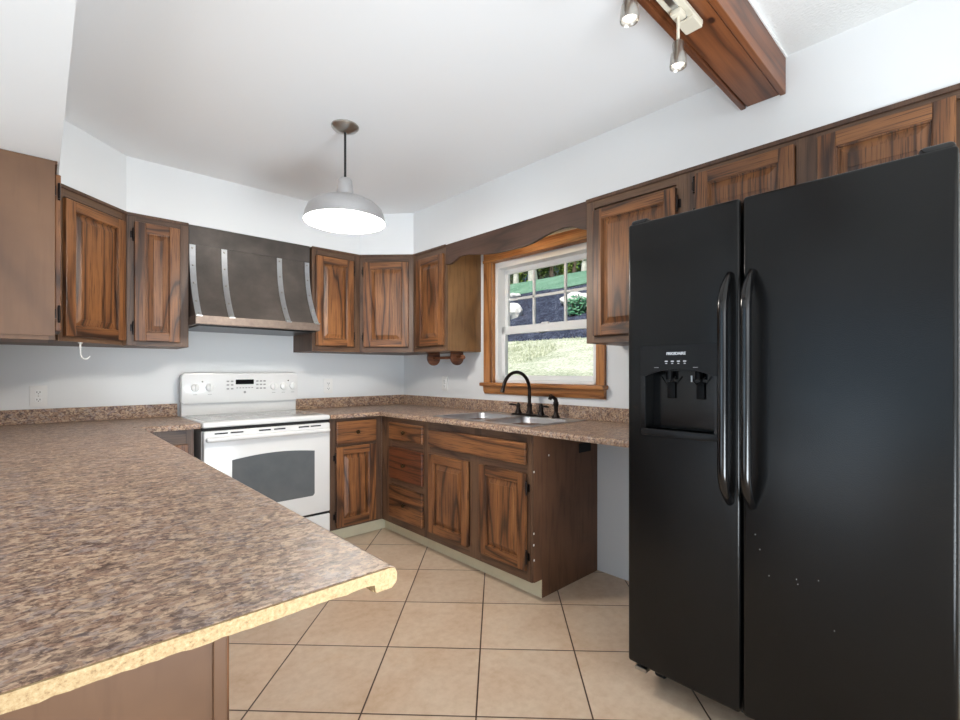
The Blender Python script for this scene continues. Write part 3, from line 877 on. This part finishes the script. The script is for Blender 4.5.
# ------------------------------------------------------------------ range
def kitchen_range():
    r = thing('kitchen_range', 'white freestanding electric range with smoked oven window', 'range', (-1.4205, 0, 0))
    W = 0.384
    MB().box(-W, W, -0.62, -0.025, 0.03, 0.885, 0.003).build('body', 'white_enamel', r)
    mb = MB().box(-W - 0.001, W + 0.001, -0.655, -0.03, 0.882, 0.914, 0.010, seg=3)
    top = mb.build('cooktop', 'white_enamel', r, True)
    MB().box(-W + 0.03, W - 0.03, -0.615, -0.085, 0.9135, 0.9165, 0.001).build('glass_surface', 'glass_top', top)
    mb = MB()
    for (x, y, rr) in ((-0.19, -0.47, 0.105), (0.19, -0.47, 0.085), (-0.19, -0.21, 0.085), (0.19, -0.21, 0.105)):
        mb2 = MB().lathe([(rr - 0.004, 0.9167), (rr, 0.9169), (rr + 0.001, 0.9166)], (x, y, 0), 40)
        mb2.build('burner_ring', 'ring', top)
    MB().box(-W, W, -0.64, -0.60, 0.864, 0.882).build('vent_gap', 'black_gap', r)
    # backguard: plain riser and overhanging rounded control panel
    MB().box(-W + 0.004, W - 0.004, -0.075, -0.02, 0.905, 1.0, 0.004).build('riser', 'white_enamel', r)
    t = []
    for cx, cz, a0 in ((W - 0.028, 1.196 - 0.028, 0), (-W + 0.028, 1.196 - 0.028, 90)):
        for q in range(7):
            an = math.radians(a0 + 15 * q)
            t.append((cx + 0.028 * math.cos(an), cz + 0.028 * math.sin(an)))
    t += [(-W, 1.003), (-W + 0.012, 0.993), (W - 0.012, 0.993), (W, 1.003)]
    bg_ = MB().prism(t, 'y', -0.10, -0.02, bev=0.004).build('control_panel', 'white_enamel', r, True)
    f = -0.1
    for x in (-0.305, -0.218, 0.205, 0.275, 0.345):
        k = MB().lathe([(0.0, -0.02), (0.018, -0.02), (0.024, -0.016), (0.0265, 0.0)], (x, f, 1.10), 28, axis='y')
        k.box(x - 0.005, x + 0.005, f - 0.03, f - 0.018, 1.10 - 0.022, 1.10 + 0.022, 0.003)
        kb = k.build('knob', 'white_plastic', bg_, True)
    for x in (-0.262, 0.312):
        MB().cyl((x, f - 0.001, 1.14), (x, f + 0.001, 1.14), 0.005, n=12).build('indicator_light', 'black_gap', bg_)
    for x in (-0.305, -0.218, 0.205, 0.275, 0.345):
        MB().box(x - 0.012, x + 0.012, f - 0.0006, f + 0.001, 1.052, 1.055).build('dial_marking', 'grey_mark', bg_)
    MB().box(-0.055, 0.065, f - 0.003, f + 0.002, 1.118, 1.152, 0.001).build('display', 'display', bg_)
    for x0 in (-0.105, -0.078, 0.09, 0.115, 0.14):
        for z in (1.14, 1.115, 1.088):
            MB().box(x0 - 0.008, x0 + 0.008, f - 0.002, f + 0.001, z - 0.005, z + 0.005, 0.001).build('button', 'grey_mark', bg_)
    for k in range(6):
        x0 = -0.045 + k * 0.02
        MB().box(x0 - 0.006, x0 + 0.006, f - 0.002, f + 0.001, 1.090, 1.096, 0.001).build('button', 'grey_mark', bg_)
    MB().cyl((0.005, f - 0.001, 1.062), (0.005, f + 0.001, 1.062), 0.0085, n=20).build('emblem', 'grey_mark', bg_, label='small round grey maker badge')
    # oven door
    d = MB().box(-W + 0.003, W - 0.003, -0.66, -0.622, 0.262, 0.862, 0.008, seg=3).build('oven_door', 'white_enamel', r, True)
    pts = [(-0.232, 0.40)]
    for i in range(21):
        u = -0.232 + 0.504 * i / 20
        pts.append((u, 0.672 + 0.032 * math.sin(PI * (0.12 + 0.76 * i / 20))))
    pts += [(0.272, 0.40), (0.26, 0.386), (-0.22, 0.386)]
    MB().prism(pts, 'y', -0.6615, -0.655).build('oven_window', 'oven_glass', d)
    hz = 0.815
    hp = [(-0.345, -0.655, hz), (-0.345, -0.69, hz + 0.002), (-0.33, -0.702, hz + 0.002), (-0.2, -0.707, hz + 0.001), (0, -0.709, hz), (0.2, -0.707, hz + 0.001), (0.33, -0.702, hz + 0.002), (0.345, -0.69, hz + 0.002), (0.345, -0.655, hz)]
    m = MB()
    m.box(-W + 0.012, W - 0.012, -0.69, -0.656, hz - 0.014, hz + 0.014, 0.012, seg=4)
    m.build('door_handle', 'white_enamel', d, True)
    for x0 in (-0.29, -0.205, -0.045, 0.045, 0.2, 0.28):
        MB().box(x0 - 0.035, x0 + 0.035, -0.663, -0.655, 0.843, 0.851, 0.001).build('vent_slot', 'black_gap', d)
    MB().box(-W + 0.002, W - 0.002, -0.645, -0.60, 0.246, 0.262).build('drawer_gap', 'black_gap', r)
    dr = MB().box(-W + 0.003, W - 0.003, -0.66, -0.622, 0.05, 0.246, 0.008, seg=3).build('storage_drawer', 'white_enamel', r, True)
    MB().box(-W + 0.02, W - 0.02, -0.6, -0.05, 0.0, 0.03).build('foot', 'black_gap', r)
kitchen_range()

# ------------------------------------------------------------------ range hood
def hood():
    X0, X1 = -1.812, -1.046
    r = thing('range_hood', 'dark metal range hood with flared front and four bright straps', 'range hood', (-1.4245, 0, 1.48))
    MB().box(X0, X1, -DU + 0.002, -0.002, 2.0, 2.119, 0.001).build('top_panel', 'hood', r, world=True)
    N = 14
    cur = lambda t: (-0.338 - 0.165 * t ** 2.3, 2.0 - 0.455 * t)
    pf = [(-0.002, 2.0)] + [cur(i / N) for i in range(N + 1)] + [(-0.002, 1.545)]
    MB().prism(pf, 'x', X0 + 0.004, X1 - 0.004).build('flared_shell', 'hood', r, True, world=True)
    MB().box(X0 - 0.0, X1, -0.516, -0.002, 1.492, 1.545, 0.002).build('lip_band', 'hood_band', r, world=True)
    MB().box(X0 + 0.02, X1 - 0.02, -0.49, -0.02, 1.482, 1.494).build('filter_panel', 'black_plastic', r, world=True)
    for x in (X0 + 0.02, -1.612, -1.262, X1 - 0.02):
        t = []
        for i in range(N + 1):
            y, z = cur(i / N)
            t.append((y - 0.006, z - 0.002))
        t2 = [(y + 0.008, z) for y, z in t[::-1]]
        foot = [(-0.53, 1.545), (-0.53, 1.538), (-0.49, 1.538)]
        s = MB().prism(t + [(-0.525, 1.546), (-0.525, 1.538), (-0.50, 1.538)] + t2, 'x', x - 0.0165, x + 0.0165).build('strap', 'strap', r, world=True)
        for q in (0.05, 0.29, 0.54, 0.8, 0.97):
            y, z = cur(q)
            sub('rivet', MB().sph((x, y - 0.006, z), 0.0065, (1, 0.7, 1), 10), 'nickel', s, True)
hood()

# ------------------------------------------------------------------ refrigerator
def boolean(o, cutter):
    md = o.modifiers.new('b', 'BOOLEAN')
    md.operation = 'DIFFERENCE'
    md.solver = 'EXACT'
    md.object = cutter
    bpy.context.view_layer.update()
    dg = bpy.context.evaluated_depsgraph_get()
    me = bpy.data.meshes.new_from_object(o.evaluated_get(dg))
    o.modifiers.clear()
    o.data = me
    bpy.data.objects.remove(cutter)
def fridge():
    # local: x to the right seen from the front, y into the wall, z up; origin at front left floor corner
    XF, YL = -0.84, -2.772
    r = thing('refrigerator', 'black side by side refrigerator with ice and water dispenser', 'refrigerator', (XF, YL, 0), -PI / 2)
    Wd = 0.892
    seam = 0.4
    MB().box(0.006, Wd - 0.006, 0.075, 0.80, 0.07, 1.75, 0.006).build('body', 'black_plastic', r)
    MB().box(0.01, Wd - 0.01, 0.10, 0.12, 0.05, 0.10).build('kick_grille', 'black_plastic', r)
    mb = MB()
    for x in (0.06, Wd - 0.06):
        mb = MB().cyl((x - 0.015, 0.16, 0.036), (x + 0.015, 0.16, 0.036), 0.036, n=20).build('roller', 'black_gap', r, True)
    MB().box(0.03, 0.075, 0.0, 0.06, 0.086, 0.1, 0.002).build('lower_hinge', 'nickel', r)
    for x in (0.04, Wd - 0.04):
        MB().box(x - 0.035, x + 0.035, 0.01, 0.12, 1.75, 1.785, 0.012, seg=3).build('hinge_cover', 'black_gloss', r, True)
    fd = MB().box(0, seam - 0.004, 0, 0.068, 0.105, 1.768, 0.011, seg=4).build('freezer_door', 'fridge', r, True)
    dd = MB().box(seam + 0.004, Wd, 0, 0.068, 0.105, 1.768, 0.011, seg=4).build('fridge_door', 'fridge', r, True)
    # dispenser
    rx0, rx1, rz0, rz1 = 0.074, 0.318, 1.0, 1.21
    cut = MB().box(rx0, rx1, -0.05, 0.064, rz0, rz1).build('cut', 'black_gloss')
    cut.location = (XF, YL, 0)
    cut.rotation_euler = (0, 0, -PI / 2)
    boolean(fd, cut)
    fd.data.shade_smooth()
    fd.data.set_sharp_from_angle(angle=math.radians(30))
    arch = [(0.055, 1.302), (0.055, 1.196)]
    for i in range(13):
        u = i / 12
        arch.append((rx0 + (rx1 - rx0) * u, 1.193 + 0.026 * math.sin(PI * u)))
    arch += [(0.334, 1.196), (0.334, 1.302)]
    cp = MB().prism(arch, 'y', -0.005, 0.002).build('dispenser_panel', 'black_panel', fd)
    for a, b in ((0.055, rx0), (rx1, 0.334)):
        MB().box(a, b, -0.004, 0.002, 0.995, 1.197, 0.001).build('dispenser_side_trim', 'black_gloss', fd)
    mb = MB()
    mb.box(rx0, rx1, 0.058, 0.0635, rz0, rz1)
    mb.build('dispenser_recess', 'black_gloss', fd)
    # two nozzles with paddles
    for x in (0.147, 0.252):
        m = MB().cyl((x, 0.035, 1.18), (x, 0.035, 1.215), 0.012, n=16)
        m.tube([(x - 0.025, 0.03, 1.19), (x, 0.022, 1.16), (x + 0.025, 0.03, 1.19)], 0.003, 8)
        m.box(x - 0.014, x + 0.014, 0.048, 0.052, 1.11, 1.17, 0.003)
        m.build('dispenser_paddle', 'black_hole', fd, True)
    MB().cyl((0.236, 0.016, 1.172), (0.236, 0.016, 1.194), 0.003, n=8).build('nozzle', 'strap', fd)
    lip = [(0.056, -0.004), (0.09, -0.014), (0.19, -0.02), (0.295, -0.014), (0.334, -0.004), (0.334, 0.05), (0.056, 0.05)]
    MB().prism(lip, 'z', 0.975, 1.0, bev=0.003).build('drip_tray', 'black_panel', fd, True)
    for k in range(4):
        x = 0.155 + k * 0.022
        MB().box(x - 0.005, x + 0.005, -0.007, -0.003, 1.243, 1.247).build('control_button', 'pale_mark', fd)
        MB().box(x - 0.003, x + 0.003, -0.007, -0.003, 1.236, 1.239).build('control_button', 'pale_mark', fd)
    for x in (0.118, 0.258):
        MB().box(x - 0.008, x + 0.008, -0.0065, -0.003, 1.222, 1.224).build('panel_marking', 'grey_mark', fd)
    # maker's lettering
    cu = bpy.data.curves.new('lettering', 'FONT')
    cu.body = 'FRIGIDAIRE'
    cu.size = 0.0135
    cu.extrude = 0.0008
    cu.offset = 0.0004
    cu.align_x = 'CENTER'
    tmp = bpy.data.objects.new('tmp_text', cu)
    COL.objects.link(tmp)
    bpy.context.view_layer.update()
    me = bpy.data.meshes.new_from_object(tmp.evaluated_get(bpy.context.evaluated_depsgraph_get()))
    bpy.data.objects.remove(tmp)
    me.transform(Matrix.Translation((0.19, -0.0062, 1.268)) @ Matrix.Rotation(PI / 2, 4, 'X'))
    me.materials.clear()
    me.materials.append(M['pale_mark'])
    o = bpy.data.objects.new('maker_lettering', me)
    COL.objects.link(o)
    o.parent = fd
    # bowed handles
    for x, d, s in ((seam - 0.032, fd, 1), (seam + 0.034, dd, -1)):
        pts, rs = [], []
        for i in range(29):
            u = i / 28
            z = 0.782 + (1.525 - 0.782) * u
            e = min(1.0, min(u, 1 - u) / 0.16)
            y = -0.004 - 0.062 * math.sin(e * PI / 2) ** 0.8
            pts.append((x, y, z))
            rs.append(0.011 + 0.005 * min(1.0, e * 2.0))
        m = MB().tube(pts, rs, 16, sx=1.0)
        m.build('door_handle', 'black_gloss', d, True)
    # scuffs on the big door
    random.seed(11)
    m = MB()
    for k in range(7):
        x = seam + random.uniform(0.03, 0.3)
        z = random.uniform(0.45, 0.7)
        m.box(x - 0.001, x + 0.001, -0.0006, 0.001, z - 0.001, z + random.uniform(0.001, 0.002))
    m.build('scuff_mark', 'grey_mark', dd)
fridge()

# ------------------------------------------------------------------ pendant lamp
def pendant():
    x, y = -1.36, -1.503
    r = thing('pendant_lamp', 'barn style pendant lamp with metal dome shade hanging from the ceiling', 'lamp', (x, y, CEIL))
    MB().lathe([(0.0, -0.034), (0.02, -0.033), (0.034, -0.026), (0.06, -0.016), (0.068, -0.006), (0.068, 0)], (0, 0, 0), 36).build('canopy', 'nickel', r, True)
    MB().cyl((0, 0, -0.30), (0, 0, -0.03), 0.006, n=12).build('rod', 'black_plastic', r, True)
    o = [(0.012, -0.262), (0.026, -0.266), (0.034, -0.275), (0.042, -0.345), (0.044, -0.352), (0.075, -0.362), (0.115, -0.375), (0.155, -0.395), (0.182, -0.42), (0.194, -0.45), (0.2, -0.485)]
    sh = MB().lathe(o, (0, 0, 0), 64).build('shade', 'galv', r, True)
    inn = [(0.197, -0.4848), (0.189, -0.45), (0.178, -0.423), (0.152, -0.4), (0.112, -0.381), (0.072, -0.368), (0.0, -0.36)]
    MB().lathe([(0.2, -0.485)] + inn, (0, 0, 0), 64).build('shade_lining', 'white_enamel', sh, True)
    MB().lathe([(0.0, -0.45), (0.018, -0.445), (0.028, -0.425), (0.026, -0.405), (0.014, -0.385), (0.013, -0.365)], (0, 0, 0), 24).build('bulb', 'bulb', r, True)
    lamp('pendant_light', 'POINT', (x, y, CEIL - 0.485), 34, (1.0, 0.93, 0.84), shadow_soft_size=0.1)
pendant()

# ------------------------------------------------------------------ beam and track light
def beam():
    y0, y1, z0 = -3.172, -3.009, 2.295
    x0, x1 = -2.423, -DU - 0.003
    r = thing('ceiling_beam', 'red brown boxed wooden beam running across the ceiling', 'beam', (-1.4, (y0 + y1) / 2, z0))
    mb = MB()
    mb.box(x0, x1, y0 + 0.024, y1 - 0.024, z0 + 0.007, CEIL)
    mb.box(x0, x1, y0, y0 + 0.02, z0, CEIL, 0.003).box(x0, x1, y1 - 0.02, y1, z0, CEIL, 0.003)
    mb.build('casing', 'beam', r, world=True)
    MB().box(x0, x1, y0 - 0.006, y0 + 0.001, CEIL - 0.012, CEIL, 0.002).build('caulk_line', 'white_plastic', r, world=True)
    BEAM_KNOT.inputs[1].default_value = (-0.957 + 1.4, -3.125 + 3.0905, 0)
beam()
def spot(root, x, zt):
    h = MB().lathe([(0.0, zt - 0.002), (0.012, zt - 0.002), (0.0165, zt - 0.008), (0.0165, zt - 0.034), (0.021, zt - 0.04), (0.0245, zt - 0.07), (0.0235, zt - 0.078), (0.0195, zt - 0.074), (0.016, zt - 0.05), (0.0, zt - 0.045)], (x, 0, 0), 28).build('spot_head', 'nickel', root, True)
    MB().sph((x, 0, zt - 0.064), 0.0185, (1, 1, 0.75), 16).build('lens', 'spot_glass', h, True)
    m = MB().cyl((x, 0, zt - 0.01), (x, 0, -0.016), 0.0045, n=12)
    m.box(x - 0.02, x + 0.02, -0.016, 0.016, -0.036, -0.018, 0.004)
    m.build('stem', 'off_white', h, True)
def track():
    r = thing('track_light', 'cream track light with two small spot heads under the beam', 'lamp', (-1.3, -3.083, 2.299))
    MB().box(-0.6, 0.318, -0.0275, 0.0275, -0.014, 0.0, 0.002).build('track', 'off_white', r)
    MB().box(-0.6, 0.25, -0.009, 0.009, -0.019, -0.013, 0.001).build('conductor_slot', 'strap', r)
    MB().box(0.25, 0.318, -0.026, 0.026, -0.022, -0.012, 0.003).build('end_feed', 'off_white', r)
    spot(r, 0.205, -0.105)
    spot(r, -0.075, -0.108)
track()

# ------------------------------------------------------------------ small things on walls
def outlet(label, loc, rot):
    r = thing('wall_outlet', label, 'outlet', loc, rot)
    MB().box(-0.038, 0.038, -0.006, 0.0, -0.06, 0.06, 0.004).build('cover_plate', 'white_plastic', r, True)
    for s in (1, -1):
        q = MB().box(-0.016, 0.016, -0.008, -0.004, s * 0.021 - 0.014, s * 0.021 + 0.014, 0.003).build('receptacle', 'vinyl', r)
        m = MB().box(-0.008, -0.005, -0.0086, -0.007, s * 0.021 - 0.003, s * 0.021 + 0.006).box(0.005, 0.008, -0.0086, -0.007, s * 0.021 - 0.003, s * 0.021 + 0.006)
        m.cyl((0, -0.0086, s * 0.021 - 0.008), (0, -0.007, s * 0.021 - 0.008), 0.0025, n=8)
        m.build('slot', 'black_gap', q)
    MB().cyl((0, -0.0072, 0), (0, -0.005, 0), 0.003, n=10).build('screw', 'nickel', r)
outlet('white duplex outlet on the wall at far left above the peninsula', (-2.492, 0, 1.068), 0)
outlet('white duplex outlet on the wall just right of the range', (-0.745, 0, 1.09), 0)
outlet('white duplex outlet on the window wall below the towel holder', (0, -0.61, 1.108), -PI / 2)

r = MB()
hp = [(0, 0, 0.045), (0, 0, 0.02)]
for k in range(13):
    a = PI + PI * 0.85 * k / 12
    hp.append((0.028 + 0.028 * math.cos(a), 0, -0.005 + 0.03 * math.sin(a)))
o = MB().tube(hp, 0.0042, 10).cyl((0, 0, 0.045), (0, 0, 0.05), 0.01, n=14).build('cup_hook', 'white_plastic', None, True)
o.location = (-2.335, -0.54, ZB - 0.05)
o.rotation_euler = (0, 0, 0.75)
tag(o, 'small white hook hanging under the left corner wall cabinet', 'hook')

r = thing('paper_towel_holder', 'wooden paper towel holder mounted under the cabinet left of the window', 'towel holder', (-0.17, -0.82, ZB))
for y in (0.145, -0.145):
    pts = [(-0.055, 0.0), (0.055, 0.0)]
    for k in range(15):
        a = math.radians(22 - k * 224 / 14)
        pts.append((0.062 * math.cos(a), -0.04 + 0.062 * math.sin(a)))
    MB().prism(pts, 'y', y - 0.01, y + 0.01, bev=0.002).build('bracket', 'disc', r, True)
MB().cyl((0, -0.2, -0.042), (0, 0.15, -0.042), 0.011, n=16).sph((0, -0.215, -0.042), 0.018, n=14).build('dowel', 'disc', r, True)

# ------------------------------------------------------------------ outside the window
prof = [(0.15, 0.8), (2.0, 1.12), (4.0, 1.5), (6.0, 1.94), (9.0, 3.74), (12.0, 4.87), (16, 5.6), (22, 6.7), (40, 9.5)]
def hz(x):
    for (a, za), (b, zb) in zip(prof, prof[1:]):
        if a <= x <= b:
            return za + (zb - za) * (x - a) / (b - a)
    return prof[-1][1]
def strip(name, x0, x1, mat, n=24, wob=0.0):
    t = bmesh.new()
    random.seed(len(name))
    rows = []
    m = 60
    for i in range(n + 1):
        x = x0 + (x1 - x0) * i / n
        rows.append([t.verts.new((x, -12 + 44 * j / m, hz(x) + random.uniform(-wob, wob))) for j in range(m + 1)])
    for i in range(n):
        for j in range(m):
            t.faces.new((rows[i][j], rows[i + 1][j], rows[i + 1][j + 1], rows[i][j + 1]))
    bot = []
    bmesh.ops.recalc_face_normals(t, faces=t.faces)
    for f in t.faces:
        if f.normal.z < 0:
            f.normal_flip()
    mb = MB()
    mb.add(t)
    return struct(mb.build(name, mat, None, True))
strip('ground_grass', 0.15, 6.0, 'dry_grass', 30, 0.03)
strip('ground_bank', 6.0, 9.0, 'mulch', 24, 0.06)
strip('ground_lawn', 9.0, 40.0, 'lawn', 40, 0.02)
# blades of the sunny grass
t = bmesh.new()
random.seed(5)
for k in range(14000):
    x = random.uniform(1.6, 6.0)
    y = random.uniform(1.0 + (x - 2) * 0.3, 3.0 + (x + 2.5) * 0.75)
    z = hz(x)
    a = random.uniform(0, PI)
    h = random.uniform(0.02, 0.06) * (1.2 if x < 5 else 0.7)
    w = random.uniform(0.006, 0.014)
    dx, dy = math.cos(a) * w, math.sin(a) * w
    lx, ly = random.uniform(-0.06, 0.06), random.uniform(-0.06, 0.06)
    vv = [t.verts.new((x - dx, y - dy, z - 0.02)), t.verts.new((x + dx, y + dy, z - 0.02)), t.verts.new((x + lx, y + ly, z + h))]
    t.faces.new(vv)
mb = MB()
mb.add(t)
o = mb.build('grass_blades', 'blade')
o['kind'] = 'stuff'
tag(o, 'pale sunlit grass blades on the slope outside the window', 'grass')

def rock(label, x, y, s, sc=(1, 1, 0.7), seed=0):
    random.seed(seed)
    t = bmesh.new()
    bmesh.ops.create_icosphere(t, subdivisions=3, radius=s)
    for v in t.verts:
        n = v.co.normalized()
        k = 1 + 0.18 * math.sin(5 * n.x + seed) * math.cos(4 * n.y + 2 * seed) + 0.08 * random.uniform(-1, 1)
        v.co = Vector((v.co.x * sc[0] * k, v.co.y * sc[1] * k, v.co.z * sc[2] * k))
    mb = MB()
    mb.add(t)
    o = mb.build('rock', 'rock', None, False)
    o.location = (x, y, hz(x) + s * sc[2] * 0.45)
    tag(o, label, 'rock')
# place a point of the bank along a view direction through the window
def along(px, x):
    X = (px - 480) / 474.27
    a = 0.7492
    rx, ry = math.cos(a) * X + math.sin(a), -math.sin(a) * X + math.cos(a)
    return -3.716 + (x + 2.49) * ry / rx
rock('white boulder low on the dark bank at the left of the upper sash', 7.3, along(511, 7.3), 0.3, (1, 1.2, 0.95), 1)
rock('pale stone high on the dark bank at the left of the upper sash', 8.75, along(514, 8.75), 0.2, (1, 1.3, 0.5), 2)
rock('long white boulder near the top of the dark bank at the right', 7.75, along(576, 7.75), 0.36, (0.8, 1.4, 0.5), 3)
rock('small pale stone on the dark bank seen left in the lower sash', 6.4, along(543, 6.4), 0.09, (1, 1.2, 0.6), 4)
rock('small pale stone on the dark bank seen in the middle of the lower sash', 6.55, along(555, 6.55), 0.11, (1, 1.4, 0.6), 5)

def leaves(mb, c, rad, n, size, seed):
    random.seed(seed)
    t = bmesh.new()
    for k in range(n):
        while True:
            p = Vector((random.uniform(-1, 1), random.uniform(-1, 1), random.uniform(-1, 1)))
            if 0.3 < p.length < 1:
                break
        p = Vector((c[0] + p.x * rad[0], c[1] + p.y * rad[1], c[2] + p.z * rad[2]))
        u = Vector((random.gauss(0, 1), random.gauss(0, 1), random.gauss(0, 1))).normalized()
        w = u.orthogonal().normalized()
        s = size * random.uniform(0.6, 1.4)
        t.faces.new([t.verts.new(p + q) for q in (u * s, w * s * 0.55, -u * s, -w * s * 0.55)])
    mb.add(t)
def tree(name, label, x, y, bark, leaf, tr, h, seed, low=1.2, crown=1.6):
    z = hz(x)
    r = thing(name, label, 'tree', (x, y, z), 0, 'trees behind the upper lawn')
    random.seed(seed)
    pts = [(random.uniform(-0.05, 0.05) * k, random.uniform(-0.05, 0.05) * k, -0.1 + h * k / 6) for k in range(7)]
    tr *= 0.62
    rs = [tr * 1.5] + [tr * (1 - 0.09 * k) for k in range(1, 7)]
    MB().tube(pts, rs, 12).build('trunk', bark, r, True)
    mb = MB()
    leaves(mb, (0, 0, h * 0.78), (0.45, 0.45, h * 0.3), 160, 0.13, seed)
    leaves(mb, (0.1, 0, 1.35), (0.5, 0.45, 1.0), 300, 0.07, seed + 50)
    mb.build('foliage', leaf, r)
def shrub(label, x, y, leaf, rad, n, size, seed, group=None):
    r = thing('shrub', label, 'shrub', (x, y, hz(x)), 0, group)
    mb = MB()
    leaves(mb, (0, 0, rad[2] * 0.8), rad, n, size, seed)
    mb.build('foliage', leaf, r)
    m = MB()
    random.seed(seed)
    for k in range(5):
        a = random.uniform(0, 2 * PI)
        m.tube([(0, 0, -0.05), (math.cos(a) * rad[0] * 0.3, math.sin(a) * rad[1] * 0.3, rad[2] * 0.6), (math.cos(a) * rad[0] * 0.6, math.sin(a) * rad[1] * 0.6, rad[2] * 1.2)], 0.02, 6)
    m.build('stem', 'bark', r)
tree('tree', 'pale trunked tree at the left edge of the upper sash', 13.2, along(516, 13.2), 'bark_pale', 'leaf_light', 0.16, 7, 21, 2.6)
tree('tree', 'thick pale trunked tree left of the middle of the upper sash', 12.8, along(533, 12.8), 'bark_pale', 'leaf_light', 0.24, 8, 22, 3.2)
tree('tree', 'pale trunked tree at the right edge of the upper sash', 13.6, along(584, 13.6), 'bark_pale', 'leaf_dark', 0.15, 7, 23, 2.8)
tree('tree', 'dark trunked tree in the middle of the upper sash', 14.2, along(552, 14.2), 'bark', 'leaf_dark', 0.13, 7, 24, 2.4)
tree('tree', 'dark trunked tree behind the pale trunk at the right', 15.6, along(574, 15.6), 'bark', 'leaf_light', 0.12, 7, 25, 2.4)
tree('tree', 'dark trunked tree hidden beyond the left pale trunk', 15, along(505, 15), 'bark', 'leaf_dark', 0.14, 7, 26, 2.4)
for k in range(9):
    x = 17.3 if k % 2 else 19.2
    shrub('dark green woodland shrub growing behind the trees beyond the lawn', x, along(484 + 14.0 * k, x), 'leaf_dark' if k % 3 else 'leaf_light', (0.55, 0.5, 1.5), 700, 0.1, 60 + k, 'woodland shrubs behind the trees')
for k in range(5):
    x = 22.5
    shrub('dark green woodland shrub growing behind the trees beyond the lawn', x, along(488 + 27.0 * k, x), 'leaf_dark', (0.9, 0.85, 2.4), 1200, 0.15, 80 + k, 'woodland shrubs behind the trees')
shrub('blue green shrub on the dark bank below the long white boulder', 7.05, along(577, 7.05), 'leaf_teal', (0.25, 0.3, 0.28), 400, 0.055, 99)
